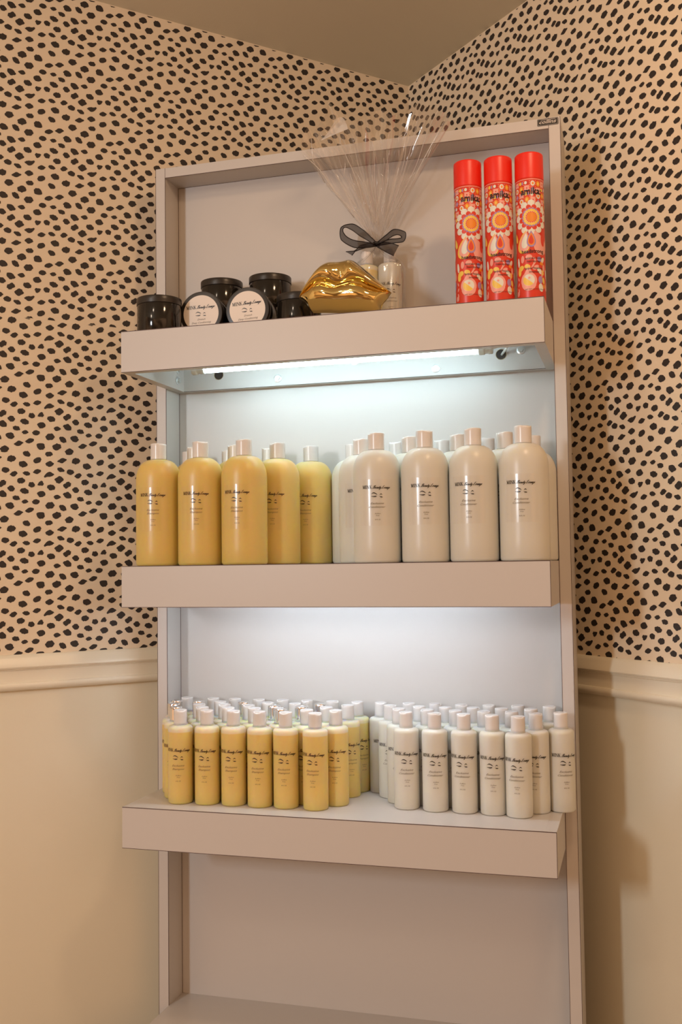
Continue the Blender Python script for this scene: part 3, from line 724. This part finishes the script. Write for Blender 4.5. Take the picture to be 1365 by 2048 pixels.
# curled corner at the very top, its bright reflection whitened into the material
tp = MB()
def tip(u, v):
    x0, z0 = -.062+NX, .300+NZ
    return (x0 - .030*(1-v) + .042*u*v - .012*u, -.135 + .012*math.sin(u*PI)*v - .01*v, z0 - .028 - .034 + .045*v - .028*(u-.4)**2*v*3 - .01*u)
tp.grid(tip, 10, 10); tp.build('folded_corner', M['crease_glint'], bag, smooth=True)
# ribbon
rib = MB()
def strip(path, wv, wd, n=28):
    P_ = [Vector(p) for p in path]; P_ = [P_[0]*2-P_[1]] + P_ + [P_[-1]*2-P_[-2]]; W_ = [Vector(q) for q in wv]; W_ = [W_[0]] + W_ + [W_[-1]]
    pts = []; ws = []
    m_ = len(path)-1
    for i in range(n+1):
        g = i/n*m_; k = min(int(g), m_-1); t = g-k; a, b, c, d = P_[k:k+4]
        pts.append(.5*((2*b) + (c-a)*t + (2*a-5*b+4*c-d)*t*t + (3*b-a-3*c+d)*t**3)); ws.append((W_[k+1].lerp(W_[k+2], t)))
    L = [p + w_*wd/2 for p, w_ in zip(pts, ws)]; R = [p - w_*wd/2 for p, w_ in zip(pts, ws)]
    o = len(rib.v)
    for a, b in zip(L, R): rib.v += [tuple(a), tuple(b)]
    for i in range(n): rib.f.append((o+2*i, o+2*i+1, o+2*i+3, o+2*i+2)); rib.m.append(0)
    rib.tube(L, .0012, 5, 1); rib.tube(R, .0012, 5, 1)
def px(x, y, yy=0): return ((x-748)*PXU*1.03, yy, (484-y)*PXU)
strip([px(748, 484, -.012), px(722, 462, -.022), px(700, 446, -.03), px(682, 448, -.035), px(681, 466, -.03), px(700, 480, -.02), px(725, 484, -.014), px(748, 486, -.012)],
      [(.25, .3, .25), (.5, .35, .6), (.3, .5, .7), (-.5, .6, .3), (-.5, .5, -.5), (.1, .4, -.8), (.1, .3, -.6), (.2, .2, -.3)], .022, 44)
strip([px(748, 484, -.012), px(770, 476, -.02), px(792, 468, -.03), px(810, 476, -.034), px(806, 486, -.03), px(780, 484, -.02), px(748, 486, -.012)],
      [(.1, .2, .3), (-.2, .3, .6), (-.3, .4, .8), (.4, .5, .6), (.3, .4, -.3), (0, .3, -.4), (.1, .2, -.2)], .022, 40)
strip([px(748, 486, -.012), px(730, 488, -.02), px(712, 494, -.026), px(694, 504, -.03)], [(.1, .2, .3), (.2, .2, .6), (.45, .2, .7), (.75, .1, -.5)], .020, 20)
strip([px(750, 487, -.012), px(764, 492, -.02), px(778, 499, -.026), px(794, 508, -.03)], [(.0, .2, .35), (.15, .2, .8), (.35, .2, .95), (.5, .1, .95)], .026, 20)
rib.v = [(x + NX, y, z + NZ) for x, y, z in rib.v]
rb_o = rib.build('ribbon_bow', [M['organza'], M['print']], bag, smooth=True)
kn = MB(); kn.lathe([(.004, -.006), (.009, -.0045), (.0105, 0), (.009, .0045), (.004, .006)], 16); kn.v = [(x*1.0 + NX, y*.9 - .004, z + NZ + .002) for x, y, z in kn.v]
kn.build('ribbon_knot', M['print'], bag, smooth=True)

# ------------------------------------------------------------------ hairspray cans
def can_art():
    W_, P_, L_, Y_, O_, R_, K_ = 1, 2, 3, 4, 5, 6, 7
    a = Art(); H = .354; R = .0318; k = 2.54e-4
    def zz(py): return H - (py-437)*k*.985 + 0.0025
    def dot(u, v, r, m, l=1, n=14): a.ell(u, v, r, r, m, l, n)
    ztop = zz(700)
    rr = random.Random(21)
    # pattern columns under the cap
    us = [-.0575, -.0455, -.0335, -.0205, -.0075, .0060, .0185, .0310, .0430, .0550]
    for ci, u in enumerate(us):
        z = ztop - .003; c = 0
        while z > zz(905) + (abs(u) > .028)*-.022:
            t = (ci*3 + c*2) % 7; h = (.0145, .0130, .0100, .0130, .0150, .0090, .0130)[t]
            m1 = (P_, W_, Y_, L_, O_, W_, P_)[t]; m2 = (R_, O_, L_, P_, Y_, R_, L_)[t]; zc = z - h/2
            if t in (0, 6): a.rect(u-.0054, u+.0054, zc-h*.44, zc+h*.44, m1, 1); dot(u, zc, .0016, m2, 3, 8)
            elif t in (1, 4): a.ell(u, zc, .0050, h*.46, m1, 1, 16); a.ell(u, zc, .0024, h*.24, m2, 3, 12)
            elif t == 3: a.poly([(u, zc+h*.5), (u+.0050, zc), (u, zc-h*.5), (u-.0050, zc)], m1, 1); dot(u, zc, .0015, m2, 3, 8)
            else: a.ell(u-.0024, zc, .0032, h*.42, m1, 1, 12); a.ell(u+.0030, zc, .0018, h*.42, m2, 1, 12)
            z -= h + .0006; c += 1
        for q in range(11): dot(u+.0063, ztop - .004 - q*.0044, .0009, (P_, Y_)[q % 2], 2, 6)
    a.rect(-.062, .062, ztop-.0006, ztop+.0010, P_, 1)
    # flower
    fu, fz = .0015, zz(1045)
    def ring(n, rad, pr, m, l, off=0):
        for i in range(n): t = 2*PI*(i+off)/n; dot(fu + rad*math.cos(t), fz + rad*math.sin(t), pr, m, l)
    ring(12, .0318, .0080, W_, 4); dot(fu, fz, .0290, W_, 4, 32)
    ring(12, .0235, .0058, 8, 5, .5); dot(fu, fz, .0232, 8, 5, 32)
    ring(18, .0186, .0034, L_, 6); dot(fu, fz, .0180, L_, 6, 32)
    ring(18, .0158, .0032, Y_, 7, .5); dot(fu, fz, .0152, Y_, 7, 32)
    dot(fu, fz, .0130, P_, 8, 32); ring(18, .0116, .0012, 8, 9); dot(fu, fz, .0112, O_, 9, 32)
    # paisley drops under the flower
    tz = zz(1250)
    a.drop(-.0165, tz-.003, .0200, .0260, Y_, 5, -.20); a.drop(-.0150, tz-.002, .0165, .0230, P_, 6, -.18); a.drop(-.0140, tz-.001, .0100, .0170, W_, 7, -.15)
    a.drop(.0190, tz-.006, .0230, .0290, P_, 5, .42); a.drop(.0275, tz+.004, .0070, .0180, 0, 6, .1)
    a.drop(.0000, tz+.002, .0135, .0185, L_, 8); a.drop(0, tz+.002, .0098, .0145, O_, 9); a.drop(0, tz+.001, .0066, .0110, 8, 10)
    a.drop(-.039, tz+.01, .006, .012, Y_, 4, .2); a.drop(.044, tz, .008, .02, P_, 4, -.2); a.drop(-.050, tz-.01, .008, .018, W_, 4)
    # lower leaves
    for u, py, w_, h, m, rt in ((-.021, 1420, .0042, .0085, P_, 3.1), (-.006, 1405, .0075, .0060, P_, 0), (.018, 1425, .0055, .0060, L_, .6), (.027, 1430, .0040, .0070, W_, -.5), (-.033, 1440, .0035, .0110, W_, .1), (.024, 1462, .0050, .0045, O_, 0),
                              (-.026, 1500, .0085, .0060, Y_, .5), (-.030, 1530, .0050, .0090, Y_, 0), (-.010, 1490, .0070, .0055, Y_, -.3), (.009, 1500, .0080, .0045, P_, .6), (.018, 1530, .0048, .0085, W_, .6), (.030, 1500, .004, .008, P_, 0),
                              (.026, 1545, .0040, .0060, Y_, 0), (.020, 1610, .0058, .0085, L_, 0), (.029, 1615, .0040, .0075, Y_, .2), (.021, 1680, .0062, .0095, W_, .2), (.031, 1665, .0055, .0050, O_, .7), (.024, 1560, .0022, .0070, P_, 0),
                              (-.034, 1590, .0018, .0045, P_, .4), (-.034, 1640, .0018, .0045, P_, -.4), (-.034, 1690, .0020, .0050, P_, .3), (-.037, 1720, .0050, .0060, P_, 0), (-.047, 1500, .006, .012, P_, .3), (-.049, 1600, .006, .012, L_, -.3), (.043, 1560, .006, .014, W_, .3), (.042, 1660, .006, .012, P_, -.3)):
        a.ell(u, zz(py), w_, h, m, 3, 16, rt)
    a.stroke([(.004, zz(1410)), (.0075, zz(1440)), (.003, zz(1480)), (-.003, zz(1510))], [.004, .0045, .0035, .002], P_, 3)
    # big medallion
    mz = zz(1612); a.drop(-.0075, mz+.003, .0225, .0270, P_, 5); dot(-.0075, mz-.0008, .0185, P_, 5, 28); dot(-.0075, mz, .0132, W_, 6, 28)
    pts = [(-.0075 + .0128*math.cos(t), mz + .0128*math.sin(t)) for t in [2.45 + PI*i/14 for i in range(15)]]; a.poly(pts, Y_, 7)
    dot(-.0062, mz+.005, .0042, W_, 8); dot(-.0062, mz+.005, .0026, P_, 9)
    # words
    a.text('amika:', .0020, zz(836), .0215, K_, 12, width=.0470, bold=.02)
    a.text('headstrong', .0035, zz(1368), .0118, K_, 12, width=.0510, bold=.015)
    a.text('intense hold', .0040, zz(1424), .0068, K_, 12, width=.0370); a.text('hairspray', .0045, zz(1453), .0068, K_, 12, width=.0300)
    a.text('laque fixation', .0050, zz(1515), .0068, K_, 12, width=.0400); a.text('intense', .0050, zz(1548), .0068, K_, 12, width=.0220)
    a.text('NET WT 5.3 OZ (150 g)', .0050, zz(1700), .0034, K_, 12, width=.0420)
    return a
def make_can(label):
    t = thing('hairspray_can', label, 'spray can', group='three red hairspray cans on the top shelf')
    H, R = .354, .0318
    mb = MB(); mb.lathe([(R*.93, 0), (R*.97, .001), (R, .004), (R, .10), (R, .2), (R, H-.0600), (R*.97, H-.0585)], 64); mb.build('body', M['cred'], t, smooth=True, angle=40)
    mb = MB(); mb.lathe([(R*1.0, H-.0592), (R*1.012, H-.0588), (R*1.012, H-.04), (R*1.004, H-.0040), (R*.99, H-.0012), (R*.95, H), (R*.5, H)], 64); mb.build('cap', M['red'], t, smooth=True, angle=40)
    can_art().wrap(R, 0, .0002, .00007, .004).build('printed_label', [M['cred'], M['cwhite'], M['cpink'], M['clav'], M['cyel'], M['cora'], M['crim'], M['print'], M['cred']], t)
    return t
c0 = make_can('left can of three red patterned hairspray cans on top shelf')
for i, (x, lab) in enumerate(((.8225, None), (.8925, 'middle can of three red patterned hairspray cans on top shelf'), (.9625, 'right can of three red patterned hairspray cans, against side panel'))):
    o = c0 if i == 0 else cp(c0)
    if lab: o['label'] = lab
    y = -.120; o.location = P3(x, y, Z1+.0002); o.rotation_euler = (0, 0, math.atan2(CX-x, y-CY) + math.radians((9, 3, 3)[i]))
